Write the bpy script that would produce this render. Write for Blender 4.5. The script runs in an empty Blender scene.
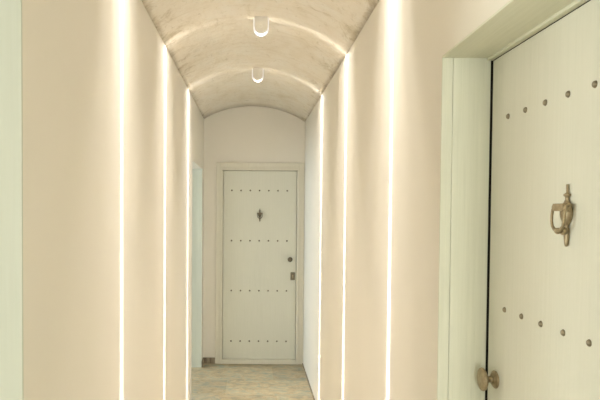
import bpy, bmesh, math
from mathutils import Vector, Matrix
scene = bpy.context.scene
C = scene.collection
PI = math.pi

# ------------------------------------------------------------------ helpers
def set_props(o, label=None, cat=None, group=None, kind=None):
    if label: o['label'] = label
    if cat: o['category'] = cat
    if group: o['group'] = group
    if kind: o['kind'] = kind
    return o

def obj(name, bm, m, parent=None, smooth=False, bevel=0, seg=2):
    me = bpy.data.meshes.new(name)
    bmesh.ops.recalc_face_normals(bm, faces=bm.faces)
    bm.to_mesh(me); bm.free()
    me.materials.append(m)
    if smooth:
        for p in me.polygons: p.use_smooth = True
    o = bpy.data.objects.new(name, me); C.objects.link(o)
    if parent: o.parent = parent
    if bevel:
        md = o.modifiers.new('bevel', 'BEVEL'); md.width = bevel; md.segments = seg
        md.limit_method = 'ANGLE'; md.angle_limit = math.radians(40)
    return o

def empty(name, loc, rz=0):
    o = bpy.data.objects.new(name, None); C.objects.link(o)
    o.empty_display_size = .05
    o.location = loc; o.rotation_euler = (0, 0, rz)
    return o

def box(bm, x0, x1, y0, y1, z0, z1):
    v = [bm.verts.new(p) for p in ((x0,y0,z0),(x1,y0,z0),(x1,y1,z0),(x0,y1,z0),(x0,y0,z1),(x1,y0,z1),(x1,y1,z1),(x0,y1,z1))]
    for f in ((0,3,2,1),(4,5,6,7),(0,1,5,4),(1,2,6,5),(2,3,7,6),(3,0,4,7)):
        bm.faces.new([v[i] for i in f])
    return bm

def boxes(*bs):
    bm = bmesh.new()
    for b in bs: box(bm, *b)
    return bm

def lathe(prof, seg=24, axis='Z', flat=1.0, origin=(0,0,0)):
    """prof: list of (r, h); revolved about axis through origin. flat squashes the y thickness."""
    bm = bmesh.new(); rings = []
    ox, oy, oz = origin
    for r, h in prof:
        ring = []
        for k in range(seg):
            a = 2*PI*k/seg; c, s = r*math.cos(a), r*math.sin(a)*flat
            p = (c, s, h) if axis == 'Z' else (c, h, s)
            ring.append(bm.verts.new((p[0]+ox, p[1]+oy, p[2]+oz)))
        rings.append(ring)
    for a, b in zip(rings, rings[1:]):
        for k in range(seg):
            bm.faces.new((a[k], a[(k+1) % seg], b[(k+1) % seg], b[k]))
    if prof[0][0] > 1e-6: bm.faces.new(rings[0])
    if prof[-1][0] > 1e-6: bm.faces.new(rings[-1])
    bmesh.ops.remove_doubles(bm, verts=bm.verts, dist=1e-6)
    return bm

def tube(bm, pts, rad, seg=10):
    pts = [Vector(p) for p in pts]; rings = []
    n = len(pts)
    for i, p in enumerate(pts):
        t = (pts[min(i+1, n-1)] - pts[max(i-1, 0)]).normalized()
        up = Vector((0, 1, 0)) if abs(t.y) < .9 else Vector((1, 0, 0))
        u = t.cross(up).normalized(); w = t.cross(u).normalized()
        r = rad[i] if isinstance(rad, (list, tuple)) else rad
        rings.append([bm.verts.new(p + (u*math.cos(2*PI*k/seg) + w*math.sin(2*PI*k/seg))*r) for k in range(seg)])
    for a, b in zip(rings, rings[1:]):
        for k in range(seg): bm.faces.new((a[k], a[(k+1) % seg], b[(k+1) % seg], b[k]))
    bm.faces.new(rings[0]); bm.faces.new(rings[-1])
    return bm

# ------------------------------------------------------------------ materials
def mat(name, col, rough=.7, metal=0, spec=.4):
    m = bpy.data.materials.new(name); m.use_nodes = True
    b = m.node_tree.nodes['Principled BSDF']
    b.inputs['Base Color'].default_value = (*col, 1)
    b.inputs['Roughness'].default_value = rough
    b.inputs['Metallic'].default_value = metal
    b.inputs['Specular IOR Level'].default_value = spec
    return m, m.node_tree, b

def noise(nt, scale_vec, sc, detail=6, rough=.6, dist=0):
    tc = nt.nodes.new('ShaderNodeTexCoord'); mp = nt.nodes.new('ShaderNodeMapping')
    mp.inputs['Scale'].default_value = scale_vec
    n = nt.nodes.new('ShaderNodeTexNoise'); n.inputs['Scale'].default_value = sc
    n.inputs['Detail'].default_value = detail; n.inputs['Roughness'].default_value = rough
    n.inputs['Distortion'].default_value = dist
    nt.links.new(tc.outputs['Object'], mp.inputs['Vector']); nt.links.new(mp.outputs['Vector'], n.inputs['Vector'])
    return n

def ramp(nt, src, stops):
    r = nt.nodes.new('ShaderNodeValToRGB'); e = r.color_ramp.elements
    while len(e) < len(stops): e.new(.5)
    for k, (p, c) in enumerate(stops):
        e[k].position = p; e[k].color = (*c, 1)
    nt.links.new(src, r.inputs['Fac']); return r.outputs['Color']

def mix(nt, f, a, b, mode='MIX'):
    n = nt.nodes.new('ShaderNodeMix'); n.data_type = 'RGBA'; n.blend_type = mode
    if isinstance(f, float): n.inputs[0].default_value = f
    else: nt.links.new(f, n.inputs[0])
    for s, i in ((a, 6), (b, 7)):
        if isinstance(s, tuple): n.inputs[i].default_value = (*s, 1)
        else: nt.links.new(s, n.inputs[i])
    return n.outputs[2]

def bump(nt, b, src, strength, dist=.01):
    n = nt.nodes.new('ShaderNodeBump'); n.inputs['Strength'].default_value = strength
    n.inputs['Distance'].default_value = dist
    nt.links.new(src, n.inputs['Height']); nt.links.new(n.outputs['Normal'], b.inputs['Normal'])

# wall plaster
WALLC = (.80, .76, .68)
m_wall, nt, b = mat('wall_plaster', WALLC, .8, spec=.25)
n = noise(nt, (1, 1, 1), 1.6, 4)
nt.links.new(ramp(nt, n.outputs['Fac'], [(.3, (.83, .795, .71)), (.7, (.85, .81, .73))]), b.inputs['Base Color'])
n2 = noise(nt, (1, 1, 1), 60, 4); bump(nt, b, n2.outputs['Fac'], .08, .003)

# stained rough ceiling plaster
m_ceil, nt, b = mat('ceiling_plaster', WALLC, .9, spec=.2)
n = noise(nt, (1.6, 1, 1.6), 3.2, 9, .68, .6)
base = ramp(nt, n.outputs['Fac'], [(.30, (.77, .70, .585)), (.42, (.83, .77, .67)), (.5, (.855, .80, .71)), (.64, (.87, .83, .755))])
n3 = noise(nt, (2.2, 1.2, 2.2), 14, 8, .72, 1.0)
mask = ramp(nt, n3.outputs['Fac'], [(.30, (.55, .5, .42)), (.43, (1, 1, 1))])
tcx = nt.nodes.new('ShaderNodeTexCoord'); sx_ = nt.nodes.new('ShaderNodeSeparateXYZ'); nt.links.new(tcx.outputs['Object'], sx_.inputs[0])
def mth(op, a, b_=None):
    q = nt.nodes.new('ShaderNodeMath'); q.operation = op
    for i, v in ((0, a), (1, b_)):
        if v is None: continue
        if isinstance(v, (int, float)): q.inputs[i].default_value = v
        else: nt.links.new(v, q.inputs[i])
    return q.outputs[0]
edge = mth('POWER', mth('DIVIDE', mth('ABSOLUTE', mth('SUBTRACT', sx_.outputs['X'], .0135)), .54), 5)
nst = noise(nt, (1, .8, 1), 5.5, 8, .75, 1.2)
damp = mth('ADD', mth('MULTIPLY', edge, .13), nst.outputs['Fac'])
stain = ramp(nt, damp, [(.60, (1, 1, 1)), (.74, (.72, .68, .60))])
nstk = noise(nt, (1.2, 6, 1.2), 4.5, 7, .7, .8)      # trowel streaks across the vault
trowel = ramp(nt, nstk.outputs['Fac'], [(.34, (.92, .91, .88)), (.5, (1, 1, 1))])
nt.links.new(mix(nt, 1.0, mix(nt, 1.0, mix(nt, .5, base, mask, 'MULTIPLY'), stain, 'MULTIPLY'), trowel, 'MULTIPLY'), b.inputs['Base Color'])
n2 = noise(nt, (1, 1, 1), 22, 9, .7); bump(nt, b, n2.outputs['Fac'], .3, .012)

def paint(name, c0, c1, grain=.35, axis=(26, 26, .7)):
    m, nt, b = mat(name, c0, .55, spec=.35)
    n = noise(nt, axis, 4, 7, .65, .3)
    col = ramp(nt, n.outputs['Fac'], [(.32, c0), (.68, c1)])
    nt.links.new(col, b.inputs['Base Color']); bump(nt, b, n.outputs['Fac'], grain, .004)
    return m
m_door = paint('painted_door_wood', (.70, .70, .60), (.735, .73, .635), .3)
m_jamb = paint('pale_green_jamb_wood', (.66, .685, .57), (.73, .75, .635), .35)
m_head = paint('pale_green_head_lightened', (.71, .71, .565), (.76, .76, .62), .3, (26, .7, 26))  # same paint as the jambs, lightened to make the soffit look brighter lit
m_frame = paint('cream_frame_wood', (.72, .69, .58), (.76, .73, .62), .25)
m_sage = paint('sage_white_jamb', (.66, .70, .62), (.69, .73, .65), .08)

m_sage2 = paint('sage_jamb_darkened', (.565, .60, .515), (.59, .625, .545), .08)  # the sage paint darkened to offset too much light on the near jamb
def metal(name, c0, c1, rough=.45):
    m, nt, b = mat(name, c0, rough, .75, .5)
    n = noise(nt, (1, 1, 1), 90, 5)
    nt.links.new(ramp(nt, n.outputs['Fac'], [(.35, c0), (.65, c1)]), b.inputs['Base Color'])
    return m
m_bronze = metal('aged_brass', (.30, .24, .15), (.42, .35, .23))
m_stud = metal('aged_stud_metal', (.21, .18, .125), (.33, .29, .21))
m_dark = metal('dark_bronze', (.13, .11, .075), (.20, .17, .12))
m_hole, _, _ = mat('keyhole_dark', (.01, .01, .01), .9)
m_white, nt, b = mat('white_lamp_plastic', (.80, .76, .68), .35)
n = noise(nt, (1, 1, 1), 40, 3); bump(nt, b, n.outputs['Fac'], .03, .001)

# distressed tile floor
m_floor, nt, b = mat('distressed_tile', (.5, .45, .35), .38, spec=.45)
n = noise(nt, (1, 1.5, 1), 4.2, 8, .7, .9)
c1 = ramp(nt, n.outputs['Fac'], [(.30, (.17, .21, .19)), (.43, (.40, .43, .35)), (.5, (.62, .49, .29)), (.57, (.36, .26, .13)), (.66, (.68, .58, .38))])
n4 = noise(nt, (1, 1.6, 1), 11, 7, .7, .5)
c2 = ramp(nt, n4.outputs['Fac'], [(.36, (.24, .34, .34)), (.5, (.60, .50, .32)), (.66, (.76, .69, .52))])
c = mix(nt, .5, c1, c2)
tc = nt.nodes.new('ShaderNodeTexCoord'); mp = nt.nodes.new('ShaderNodeMapping')
mp.inputs['Location'].default_value = (.24, -.02, 0)
nt.links.new(tc.outputs['Object'], mp.inputs['Vector'])
br = nt.nodes.new('ShaderNodeTexBrick'); nt.links.new(mp.outputs['Vector'], br.inputs['Vector'])
br.inputs['Scale'].default_value = 1; br.inputs['Brick Width'].default_value = .92; br.inputs['Row Height'].default_value = .4645
br.inputs['Mortar Size'].default_value = .004; br.offset = .5
br.inputs['Color1'].default_value = (1, 1, 1, 1); br.inputs['Color2'].default_value = (.72, .70, .68, 1)
br.inputs['Mortar'].default_value = (.8, .77, .7, 1)
nt.links.new(mix(nt, 1.0, c, br.outputs['Color'], 'MULTIPLY'), b.inputs['Base Color'])
m_skirt, nt, b = mat('brown_tile_skirting', (.3, .25, .18), .5)
n = noise(nt, (14, 14, 3), 2, 4)
nt.links.new(ramp(nt, n.outputs['Fac'], [(.4, (.16, .12, .08)), (.6, (.38, .32, .23))]), b.inputs['Base Color'])

def emis(name, col, s):
    m = bpy.data.materials.new(name); m.use_nodes = True; nt = m.node_tree; nt.nodes.clear()
    e = nt.nodes.new('ShaderNodeEmission'); e.inputs[0].default_value = (*col, 1); e.inputs[1].default_value = s
    o = nt.nodes.new('ShaderNodeOutputMaterial'); nt.links.new(e.outputs[0], o.inputs[0]); return m
m_lens = emis('glowing_lens', (1, .91, .80), .56)
m_glass = bpy.data.materials.new('window_glass'); m_glass.use_nodes = True
nt = m_glass.node_tree; nt.nodes.clear()
tr = nt.nodes.new('ShaderNodeBsdfTransparent'); gl = nt.nodes.new('ShaderNodeBsdfGlossy'); gl.inputs['Roughness'].default_value = .02
mx = nt.nodes.new('ShaderNodeMixShader'); mx.inputs[0].default_value = .06
o = nt.nodes.new('ShaderNodeOutputMaterial')
nt.links.new(tr.outputs[0], mx.inputs[1]); nt.links.new(gl.outputs[0], mx.inputs[2]); nt.links.new(mx.outputs[0], o.inputs[0])

# ------------------------------------------------------------------ dimensions
H = 1.65
XL, XR = -.527, .554
YF = 6.204
TW = .26                       # wall thickness
ZL, ZR, ZA = 2.63, 2.607, 2.80 # springing left / right, vault crown
Y0 = -2.4                      # hall end behind the viewer
O1a, O1b, OT = 5.03, 6.03, 2.085      # passage opening, left wall far
D3a, D3b = .50, 1.318                # left recess near, opened up so light reaches the near door
D2a, D2b = .895, 1.705               # right recess (near door)
D3T = 2.2

def struct(name, bm, m, label=None, cat=None, **k):
    o = obj(name, bm, m, **k); set_props(o, label, cat, kind='structure'); return o

J = .006  # liner board thickness
struct('wall_left', boxes(
    (XL-.14, XL, Y0, D3a-J, 0, ZL), (XL-.14, XL, D3a-J, D3b+J, D3T+J, ZL), (XL-.14, XL, D3b+J, O1a, 0, ZL),
    (XL-.12, XL, O1a, O1b+J, OT+.0, ZL), (XL-.12, XL, O1b+J, YF+.2, 0, ZL)), m_wall,
    'cream plaster wall on the left with three light lines down it', 'wall')
struct('wall_right', boxes(
    (XR, XR+TW, Y0, D2a-J, 0, ZR), (XR, XR+TW, D2a-J, D2b+J, 2.104+J, ZR), (XR, XR+TW, D2b+J, YF+.2, 0, ZR)), m_wall,
    'cream plaster wall on the right with three light lines down it', 'wall')
# far wall with the doorway opening
DX0, DX1, DZ0, DZ1 = -.314, .471, .05, 2.08
struct('wall_back', boxes(
    (XL, DX0-.03, YF, YF+.2, 0, 2.95), (DX1+.03, XR, YF, YF+.2, 0, 2.95), (DX0-.03, DX1+.03, YF, YF+.2, DZ1+.03, 2.95)), m_wall,
    'shadowed beige end wall around the far door under the vault', 'wall')
struct('wall_front', boxes((XL-TW, XL+.12, Y0-.2, Y0, 0, 2.95), (XR-.12, XR+TW, Y0-.2, Y0, 0, 2.95),
    (XL+.12, XR-.12, Y0-.2, Y0, 2.35, 2.95), (XL+.12, XR-.12, Y0-.2, Y0, 0, .55)), m_wall, 'plaster wall behind the viewer with a window', 'wall')
# vaulted ceiling, a thick shell
def vault():
    bm = bmesh.new(); N = 32; cx = (XL+XR)/2
    half = (XR-XL)/2; sag = ZA-(ZL+ZR)/2; R = (half*half+sag*sag)/(2*sag)
    prof = []
    for k in range(N+1):
        x = XL+(XR-XL)*k/N
        z = ZA-R+math.sqrt(R*R-(x-cx)**2) + (ZL-ZR)*(.5-k/N)
        prof.append((x, z))
    M = 40; ys = [Y0+(YF-Y0)*j/M for j in range(M+1)]
    def dip(x, y): return -.02*max(0, y-4.7)*(1-((x-cx)/half)**2) - .022*min(1, max(0, (YF-y)/2.8))*max(0, (x-cx)/half)**2
    low = [[bm.verts.new((x, y, z+dip(x, y))) for x, z in prof] for y in ys]
    top = [[bm.verts.new((x, y, 2.98)) for x, z in prof] for y in ys]
    for j in range(M):
        for k in range(N):
            bm.faces.new((low[j][k], low[j][k+1], low[j+1][k+1], low[j+1][k]))
            bm.faces.new((top[j][k], top[j+1][k], top[j+1][k+1], top[j][k+1]))
        bm.faces.new((low[j][0], low[j+1][0], top[j+1][0], top[j][0]))
        bm.faces.new((low[j][N], top[j][N], top[j+1][N], low[j+1][N]))
    for j in (0, M):
        for k in range(N): bm.faces.new((low[j][k], top[j][k], top[j][k+1], low[j][k+1]))
    return bm
ce = struct('ceiling', vault(), m_ceil, 'rough mottled plaster barrel vault over the corridor', 'ceiling', smooth=False)
for p in ce.data.polygons:
    p.use_smooth = abs(p.normal.y) < .5 and p.normal.z < -.3

# floor
struct('floor', boxes((-3.5, XR+TW+.8, Y0-.2, 7.4, -.1, 0)), m_floor, 'blue and tan weathered tile floor', 'floor')

# skirting
struct('baseboard_right', boxes((XR-.009, XR, D2b+J, YF-.024, 0, .014)), m_skirt, 'thin dark skirting along the foot of the right wall', 'baseboard')
struct('baseboard_back', boxes((XL, -.395, YF-.012, YF, 0, .062), (XL, XL+.012, O1b+J+.002, YF-.012, 0, .062)), m_skirt,
       'short brown tile skirting left of the far door', 'baseboard')

# ------------------------------------------------------------------ side room left with a daylight window
SX = -3.1
WY = ((.35, 1.45), (4.35, 6.35))
segs = [(SX-.15, SX, Y0, WY[0][0], 0, 2.7), (SX-.15, SX, WY[0][1], WY[1][0], 0, 2.7), (SX-.15, SX, WY[1][1], 7.2, 0, 2.7)]
for a, b_ in WY: segs += [(SX-.15, SX, a, b_, 0, .35), (SX-.15, SX, a, b_, 2.35, 2.7)]
struct('wall_side_room', boxes((SX-.15, XL-.14, Y0-.15, Y0, 0, 2.7), (SX-.15, XL-.12, 7.2, 7.35, 0, 2.7),
    (XL-.16, XL-.12, YF+.2, 7.2, 0, 2.7), (SX, XL-.14, 3.3, 3.42, 0, 2.7), *segs),
    m_wall, 'walls of the rooms beyond the left openings', 'wall')
struct('ceiling_side_room', boxes((SX-.15, XL-.12, Y0-.15, 7.35, 2.7, 2.8)), m_ceil, 'ceiling of the rooms on the left', 'ceiling')
def window(name, axis, a, u0, u1, z0, z1, label):
    """window in a plane: axis 'x' (plane x=a, runs along y) or 'y' (plane y=a, runs along x)"""
    def bx(p0, p1, q0, q1, r0, r1):
        return (p0, p1, q0, q1, r0, r1) if axis == 'x' else (q0, q1, p0, p1, r0, r1)
    w = empty(name, (0, 0, 0)); set_props(w, label, 'window', kind='structure')
    f, mid = .05, (u0+u1)/2
    obj('window_frame', boxes(bx(a-.03, a+.03, u0, u0+f, z0, z1), bx(a-.03, a+.03, u1-f, u1, z0, z1),
        bx(a-.03, a+.03, u0+f, u1-f, z0, z0+f), bx(a-.03, a+.03, u0+f, u1-f, z1-f, z1), bx(a-.025, a+.025, mid-.02, mid+.02, z0+f, z1-f)), m_frame, w)
    for s0, s1 in ((u0+f, mid-.02), (mid+.02, u1-f)):
        obj('pane', boxes(bx(a-.003, a+.003, s0, s1, z0+f, z1-f)), m_glass, w)
window('window_1', 'x', SX-.075, 4.35, 6.35, .35, 2.35, 'daylight window in the side room')
window('window_added', 'x', SX-.075, .35, 1.45, .35, 2.35, 'unseen window added in the near room on the left to light the near door')  # unseen window, added to let light onto the near door
window('window_2', 'y', Y0-.1, XL+.12, XR-.12, .55, 2.35, 'daylight window in the wall behind the viewer')

# ------------------------------------------------------------------ trims (door frames and opening liners)
# far door frame
fr = bmesh.new()
yo = YF-.024
box(fr, -.392, DX0-.030, yo, YF, 0, 2.166); box(fr, DX1+.030, XR-.001, yo, YF, 0, 2.166)      # outer casing
box(fr, DX0-.030, DX1+.030, yo, YF, DZ1+.030, 2.166)
box(fr, DX0-.030, DX0-.004, yo-.008, YF+.09, 0, DZ1+.004); box(fr, DX1+.004, DX1+.030, yo-.008, YF+.09, 0, DZ1+.004)
box(fr, DX0-.030, DX1+.030, yo-.008, YF+.09, DZ1+.004, DZ1+.0295)
box(fr, DX0-.004, DX0+.02, YF+.052, YF+.09, .05, DZ1+.004); box(fr, DX1-.02, DX1+.004, YF+.052, YF+.09, .05, DZ1+.004)
box(fr, DX0+.02, DX1-.02, YF+.052, YF+.09, DZ1-.02, DZ1+.004)
struct('trim_1', fr, m_frame, 'pale cream wooden frame around the far door', 'door frame', bevel=.003)
struct('trim_2', boxes((DX0-.004, DX1+.004, YF-.03, YF+.19, 0, .047)), m_frame, 'pale raised threshold under the far door', 'threshold', bevel=.004)
# far-left passage liner
struct('trim_3', boxes((XL-.12, XL, O1b, O1b+J, 0, OT)), m_sage, 'pale sage jamb of the doorless opening on the left near the far end', 'door jamb')
# near right frame: jamb boards with a groove
SD = .699
def near_frame(sgn, wallx, ya, yb, zt, far_m, label, name, head_m):
    """frame liner of a recessed door; sgn +1 right wall, -1 left wall"""
    bm = bmesh.new()
    def bx(p0, p1, *r):
        a, b = wallx+sgn*p0, wallx+sgn*p1
        box(bm, min(a, b), max(a, b), *r)
    for y0, y1, s in ((yb, yb+J, 1), (ya-J, ya, -1)):
        bx(.0, .031, y0, y1, 0, zt); bx(.0325, .255, y0, y1, 0, zt)
        ys = (y0-.022, y0) if s > 0 else (y1, y1+.022)
        bx(.203, .235, ys[0], ys[1], 0, zt-.022)          # door stop
        bx(.01, .0355, (y0+.004) if s > 0 else y0, y1 if s > 0 else y1-.004, 0, zt)
    o = struct(name, bm, far_m, label, 'door frame', bevel=.0012)
    bh = bmesh.new()
    def bh_(p0, p1, *r):
        a, b = wallx+sgn*p0, wallx+sgn*p1
        box(bh, min(a, b), max(a, b), *r)
    bh_(0, .255, ya-J, yb+J, zt, zt+J)
    bh_(.131, .255, ya, yb, zt-.008, zt)                # head rebate strip
    bh_(.203, .235, ya, yb, zt-.038, zt-.016)
    return o, bh
_, bh = near_frame(1, XR, D2a, D2b, 2.104, m_jamb, 'pale green wooden jambs of the deep recess around the near door', 'trim_4', m_head)
struct('trim_5', bh, m_head, 'pale green head board across the top of the near door recess', 'door frame', bevel=.0012)
struct('trim_6', boxes((XL-.14, XL, D3b, D3b+J, 0, D3T), (XL-.14, XL, D3a-J, D3a, 0, D3T), (XL-.14, XL, D3a-J, D3b+J, D3T, D3T+J)), m_sage2,
       'pale sage jamb of the opening at the left edge of the photo', 'door jamb')
m_gap, _, _ = mat('door_gap_shade', (.012, .011, .009), .85, spec=.1)  # black colour stands in for the shade in the near door's gap
struct('trim_9', boxes((SD-.003, SD+.016, D2b-.0025, D2b, .06, 2.095), (SD-.003, SD+.016, D2a, D2a+.004, .06, 2.095), (SD+.003, SD+.016, D2a+.004, D2b-.004, 2.0935, 2.096)), m_gap,
       'thin black strip painted as the shaded gap between the near door and its jamb', 'painted gap shade')
struct('trim_8', boxes((SD-.003, XR+.255, D2a, D2b, 0, .06)), m_frame, 'pale threshold under the near door', 'threshold', bevel=.003)

# ------------------------------------------------------------------ doors
# door frame of reference: local x = 0 at the latch edge growing to the hinge, local -y faces the corridor, z up
def stud_mesh():
    bm = lathe([(.0, -.0062), (.0030, -.0058), (.0056, -.0044), (.0072, -.0022), (.0078, 0), (.0078, .002)], 16, 'Y')
    me_o = obj('door_stud', bm, m_stud, smooth=True); me = me_o.data
    bpy.data.objects.remove(me_o); return me
STUD = stud_mesh()

def knocker(parent, x, z, s=1.0, m=m_bronze):
    k = obj('door_knocker', lathe([(.0, 1.714-1.65), (.003, .0638), (.0036, .062), (.0034, .046), (.0045, .0445), (.0105, .042), (.0108, .039),
        (.006, .036), (.0055, .030), (.0085, .025), (.012, .020), (.0165, .012), (.0195, .004), (.0195, -.003), (.0175, -.011),
        (.0125, -.019), (.0065, -.026), (.005, -.031), (.0082, -.035), (.0086, -.041), (.0075, -.050), (.0066, -.060), (.0058, -.068),
        (.0040, -.073), (.0, -.0745)], 20, 'Z', .62), m, parent, smooth=True)
    k.location = (x, -.0045, z); k.scale = (s, 1, s)
    # hinge block across the top of the urn
    bm = bmesh.new()
    tube(bm, [(-.0285, -.012, .013), (-.027, -.012, .013), (.027, -.012, .013), (.0285, -.012, .013)], [.006, .0084, .0084, .006], 14)
    box(bm, -.021, .021, -.0215, .001, .0045, .021)
    obj('hinge_block', bm, m, k, bevel=.0012, smooth=False)
    # swinging bail
    pts = [(-.0255, -.012, .015), (-.0262, -.0175, .007), (-.0262, -.0195, -.006), (-.0255, -.020, -.018), (-.0220, -.020, -.029), (-.013, -.020, -.036),
           (-.004, -.0195, -.038), (.004, -.0195, -.038), (.013, -.020, -.036), (.0220, -.020, -.029), (.0255, -.020, -.018), (.0262, -.0195, -.006),
           (.0262, -.0175, .007), (.0255, -.012, .015)]
    rad = [.0036, .0034, .0030, .0030, .0032, .0040, .0052, .0052, .0040, .0032, .0030, .0030, .0034, .0036]
    bl = obj('knocker_bail', tube(bmesh.new(), pts, rad, 12), m, k, smooth=True)
    obj('striker', lathe([(0, -.026), (.004, -.0255), (.007, -.022), (.0072, -.018), (.006, -.0145), (.005, -.0125), (.0, -.012)], 16, 'Y', 1, (0, 0, -.0395)), m, k, smooth=True)
    obj('strike_plate', lathe([(.009, 0), (.009, -.010), (.007, -.0125), (0, -.013)], 16, 'Y', 1, (0, .001, -.040)), m, k, smooth=True)
    return k

def knob(parent, x, z, m, s=1.0, reach=1.0):
    r = obj('knob_rosette', lathe([(.0245*s, .001), (.0255*s, -.003), (.0235*s, -.0058), (.0185*s, -.0065), (.0175*s, -.0095), (.0145*s, -.012), (0, -.0125)], 32, 'Y'),
            m, parent, smooth=True)
    r.location = (x, 0, z)
    prof = [(.0115*s, -.010), (.0090*s, -.016), (.0085*s, -.024), (.0125*s, -.030), (.0235*s, -.036), (.0310*s, -.041), (.0330*s, -.046),
            (.0320*s, -.050), (.0270*s, -.0535), (.0150*s, -.056), (0, -.057)]
    obj('knob', lathe([(a, h*reach) for a, h in prof], 36, 'Y'), m, r, smooth=True)
    return r

def make_door(name, loc, rz, W, z0, z1, sx, xs, rows, label, knock=True, kx=.39, kz=1.65, knob_at=(.065, 1.12), plate=None, knob_m=m_bronze, kn_m=m_bronze, kscale=1.0):
    d = empty(name, loc, rz); set_props(d, label, 'door', kind='structure')
    bm = boxes((min(0, sx*W), max(0, sx*W), 0, .045, z0, z1))
    obj('door_panel', bm, m_door, d, bevel=.002)
    for z in rows:
        for x in xs:
            s = bpy.data.objects.new('door_stud', STUD); C.objects.link(s); s.parent = d; s.location = (sx*x, 0, z)
            if knob_m is m_dark: s.material_slots[0].link = 'OBJECT'; s.material_slots[0].material = m_dark; s.scale = (1.15, 1.1, 1.15)
    if knock: knocker(d, sx*kx, kz, kscale, kn_m)
    if knob_at: knob(d, sx*knob_at[0], knob_at[1], knob_m, *([.8, .9] if plate else [1.0, .82]))
    if plate:
        px, pz = plate
        p = obj('lock_plate', boxes((sx*px-.024, sx*px+.024, -.008, .001, pz-.042, pz+.042)), m_dark, d, bevel=.005, seg=3)
        kh = bmesh.new(); tube(kh, [(sx*px, -.0075, pz+.008), (sx*px, -.0087, pz+.008)], .007, 14)
        box(kh, sx*px-.0035, sx*px+.0035, -.0087, -.0075, pz-.020, pz+.006)
        obj('key_cylinder', kh, m_bronze, p)
    return d

# far door: faces -Y, latch on the right -> local x runs left (sx=-1)
xs = [.10+.0993*k for k in range(7)]
make_door('door_1', (DX1, YF+.005, 0), 0, DX1-DX0, DZ0, DZ1, -1, xs, (1.870, 1.330, .790, .242),
          'pale studded wooden door at the far end of the corridor', True, .393, 1.612, (.066, 1.133), (.034, .950), m_dark, m_dark, 1.0)
# near door in the right wall: faces -X. rotate so local -y -> world -x : rz = -90deg ; local x -> world -y
make_door('door_2', (SD, D2b-.009, 0), -PI/2, .79, .065, 2.093, 1, [.108+.1002*k for k in range(7)], (1.914, 1.382, .845, .31),
          'large pale green-cream studded door close up on the right', True, .420, 1.650, (.056, 1.173), None)

# ------------------------------------------------------------------ ceiling fixtures
FX = .043
def crown(x):
    cx = (XL+XR)/2; half = (XR-XL)/2; sag = ZA-(ZL+ZR)/2; R = (half*half+sag*sag)/(2*sag)
    return ZA-R+math.sqrt(R*R-(x-cx)**2) + (ZL-ZR)*(.5-(x-XL)/(XR-XL))
FZ = crown(FX)
def fz(y): return FZ
def u_outline(r, top, n=24):
    pts = [(-r, top)]
    for k in range(n+1):
        a = PI + PI*k/n; pts.append((r*math.cos(a), r*math.sin(a)))
    pts.append((r, top)); return pts
def u_solid(bm, r, top, y0, y1):
    o = u_outline(r, top)
    A = [bm.verts.new((x, y0, z)) for x, z in o]; B = [bm.verts.new((x, y1, z)) for x, z in o]
    bm.faces.new(A); bm.faces.new(B)
    for k in range(len(o)): bm.faces.new((A[k], A[(k+1) % len(o)], B[(k+1) % len(o)], B[k]))
def u_band(bm, r0, r1, top, y0, y1):
    a, b = u_outline(r0, top), u_outline(r1, top)
    V = [[bm.verts.new((x, y, z)) for x, z in o] for y in (y0, y1) for o in (a, b)]
    n = len(a)
    for k in range(n-1):
        bm.faces.new((V[0][k], V[0][k+1], V[1][k+1], V[1][k])); bm.faces.new((V[2][k], V[2][k+1], V[3][k+1], V[3][k]))
        bm.faces.new((V[0][k], V[0][k+1], V[2][k+1], V[2][k])); bm.faces.new((V[1][k], V[1][k+1], V[3][k+1], V[3][k]))
    for k in (0, n-1): bm.faces.new((V[0][k], V[1][k], V[3][k], V[2][k]))
def make_light(y, label, fx=FX):
    zc = fz(y)-.058           # centre of the round lower part
    t = empty('ceiling_light', (fx, y, zc))
    set_props(t, label, 'ceiling light', 'round light fittings along the vault')
    R, top = .046, .058
    bm = bmesh.new(); u_solid(bm, R-.0055, top, -.030, -.024); u_solid(bm, R-.0055, top, .024, .030)
    obj('housing', bm, m_white, t, bevel=.0015)
    bm = bmesh.new(); tube(bm, [(0, -.0305, .002), (0, -.0325, .002)], .009, 18); tube(bm, [(0, -.0325, .002), (0, -.0335, .002)], [.006, .005], 14)
    obj('cap_screw', bm, m_white, t)
    for a, b in ((-.031, -.022), (.022, .031)):
        bm = bmesh.new(); u_band(bm, R-.0055, R, top-.012, a, b)
        obj('lens', bm, m_lens, t)
    obj('mount', boxes((-.036, .036, -.031, .031, .050, .068)), m_white, t, bevel=.002)
    return t
LY = (2.325, 3.465, 4.69)
make_light(LY[0], 'round ceiling light nearest the viewer, just above the frame')
make_light(LY[1], 'glowing U shaped ceiling light at the top, nearer and larger of the two in view')
make_light(LY[2], 'small glowing ceiling light lower down the vault, smaller and farther of the two in view', .034)

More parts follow.
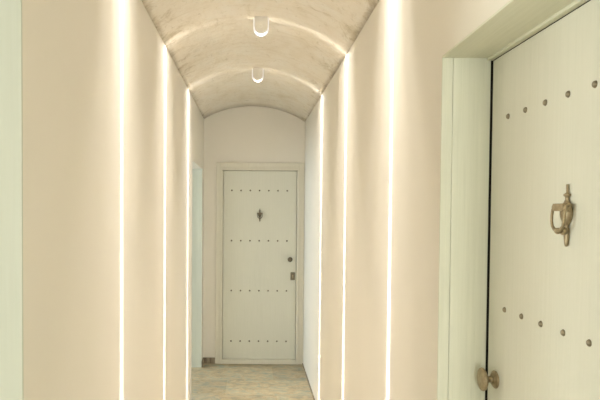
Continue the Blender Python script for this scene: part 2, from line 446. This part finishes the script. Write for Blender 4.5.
# the blade of light each fitting throws round the vault and down the walls (lens distribution)
def blade_light(y, power):
    ld = bpy.data.lights.new('fitting_lamp', 'POINT'); ld.energy = power; ld.shadow_soft_size = .004
    ld.color = (1, .935, .86); ld.use_nodes = True
    nt = ld.node_tree; em = nt.nodes['Emission']
    tc = nt.nodes.new('ShaderNodeTexCoord'); sp = nt.nodes.new('ShaderNodeSeparateXYZ')
    nt.links.new(tc.outputs['Normal'], sp.inputs[0])
    def M(op, a, b=None):
        n = nt.nodes.new('ShaderNodeMath'); n.operation = op
        for i, v in ((0, a), (1, b)):
            if v is None: continue
            if isinstance(v, (int, float)): n.inputs[i].default_value = v
            else: nt.links.new(v, n.inputs[i])
        return n.outputs[0]
    # the lens sends more light down along the walls than straight sideways
    ax = M('MAXIMUM', M('ABSOLUTE', sp.outputs['X']), .2)
    side = M('POWER', M('DIVIDE', 1, ax), 2.0)
    ny = sp.outputs['Y']; ay = M('ABSOLUTE', ny)
    def gauss(w, p=2): return M('EXPONENT', M('MULTIPLY', M('POWER', M('DIVIDE', ay, w), p), -1))
    nzz = nt.nodes.new("ShaderNodeMapRange"); nzz.interpolation_type = "SMOOTHSTEP"; nt.links.new(M("ADD", sp.outputs["Z"], M("MULTIPLY", sp.outputs["X"], .047)), nzz.inputs[0])
    for i, v in ((1, -.215), (2, -.25), (3, .0), (4, 1.0)): nzz.inputs[i].default_value = v
    core = M("MULTIPLY", gauss(.012), nzz.outputs[0])
    up = nt.nodes.new("ShaderNodeMapRange"); up.interpolation_type = "SMOOTHSTEP"; nt.links.new(M("ADD", sp.outputs["Z"], M("MULTIPLY", sp.outputs["X"], .047)), up.inputs[0])
    for i, v in ((1, -.19), (2, -.30), (3, .035), (4, 1.0)): up.inputs[i].default_value = v
    halo = M('MULTIPLY', M('MULTIPLY', gauss(.04), .035), up.outputs[0])
    rip = M('ADD', M('MULTIPLY', M('COSINE', M('MULTIPLY', ay, 62)), .35), 1.0)
    wide = M('ADD', M('MULTIPLY', M('MULTIPLY', gauss(.13), rip), .02), M('MULTIPLY', M('MULTIPLY', gauss(.36), .085), M('ADD', M('MULTIPLY', M('COSINE', M('MULTIPLY', ay, 34)), .10), 1)))
    wide = M('MULTIPLY', wide, M('MULTIPLY', M('POWER', up.outputs[0], 2), M('POWER', side, .72)))
    streak = M('MULTIPLY', M('MULTIPLY', gauss(.12), .075), M('MINIMUM', M('EXPONENT', M('MULTIPLY', M('ADD', sp.outputs['Z'], .2), -8)), 1))
    wide = M('ADD', wide, streak)
    nt.links.new(M('ADD', M('MULTIPLY', M('ADD', core, halo), side), wide), em.inputs['Strength'])
    o = bpy.data.objects.new('fitting_lamp', ld); C.objects.link(o); o.location = (FX, y, fz(y)-.058)
for y in LY: blade_light(y, 75)

# ------------------------------------------------------------------ daylight and added fill lamps
def area(name, loc, target, sx, sy, power, col):
    ld = bpy.data.lights.new(name, 'AREA'); ld.shape = 'RECTANGLE'; ld.size = sx; ld.size_y = sy; ld.energy = power; ld.color = col
    o = bpy.data.objects.new(name, ld); C.objects.link(o); o.location = loc
    o.rotation_euler = (Vector(target)-Vector(loc)).to_track_quat('-Z', 'Y').to_euler(); return o
area('daylight_side', (SX-.25, 5.80, 1.40), (.55, 5.15, 1.2), .8, 1.9, 27, (.76, .90, 1))
area('daylight_side', (SX-.25, 4.70, 1.40), (-.6, 5.9, 1.0), .7, 1.9, 10, (.82, .95, 1))  # second lamp, added to brighten the far-left jamb
area('near_door_fill', (SX-.25, .9, 1.40), (.55, 1.1, 1.3), 1.0, 1.9, 44, (.96, 1, .92))  # added lamp beyond the near left opening, brightens the near door and right wall
area('daylight_hall', (.0, Y0-.3, 1.5), (.05, 4, 1.45), .9, 1.8, 60, (1, .98, .90))
w = bpy.data.worlds.new('world'); scene.world = w; w.use_nodes = True
bg = w.node_tree.nodes['Background']; bg.inputs[0].default_value = (.75, .88, 1, 1); bg.inputs[1].default_value = .8

# ------------------------------------------------------------------ camera
F = 577.0
cd = bpy.data.cameras.new('camera'); cam = bpy.data.objects.new('camera', cd); C.objects.link(cam)
cd.sensor_width = 36; cd.lens = F/600*36; cd.sensor_fit = 'HORIZONTAL'
th = math.radians(1.5)
cd.shift_x = 47.5/600; cd.shift_y = (11+F*math.tan(th))/600
rot = Matrix.Rotation(PI/2-th, 4, 'X') @ Matrix.Rotation(math.radians(.4), 4, 'Z')
cam.matrix_world = Matrix.Translation((0, 0, H)) @ rot
cd.clip_start = .02
scene.camera = cam
vs = scene.view_settings
vs.view_transform = 'Standard'; vs.look = 'None'; vs.gamma = 1; vs.use_curve_mapping = False; vs.exposure = .85
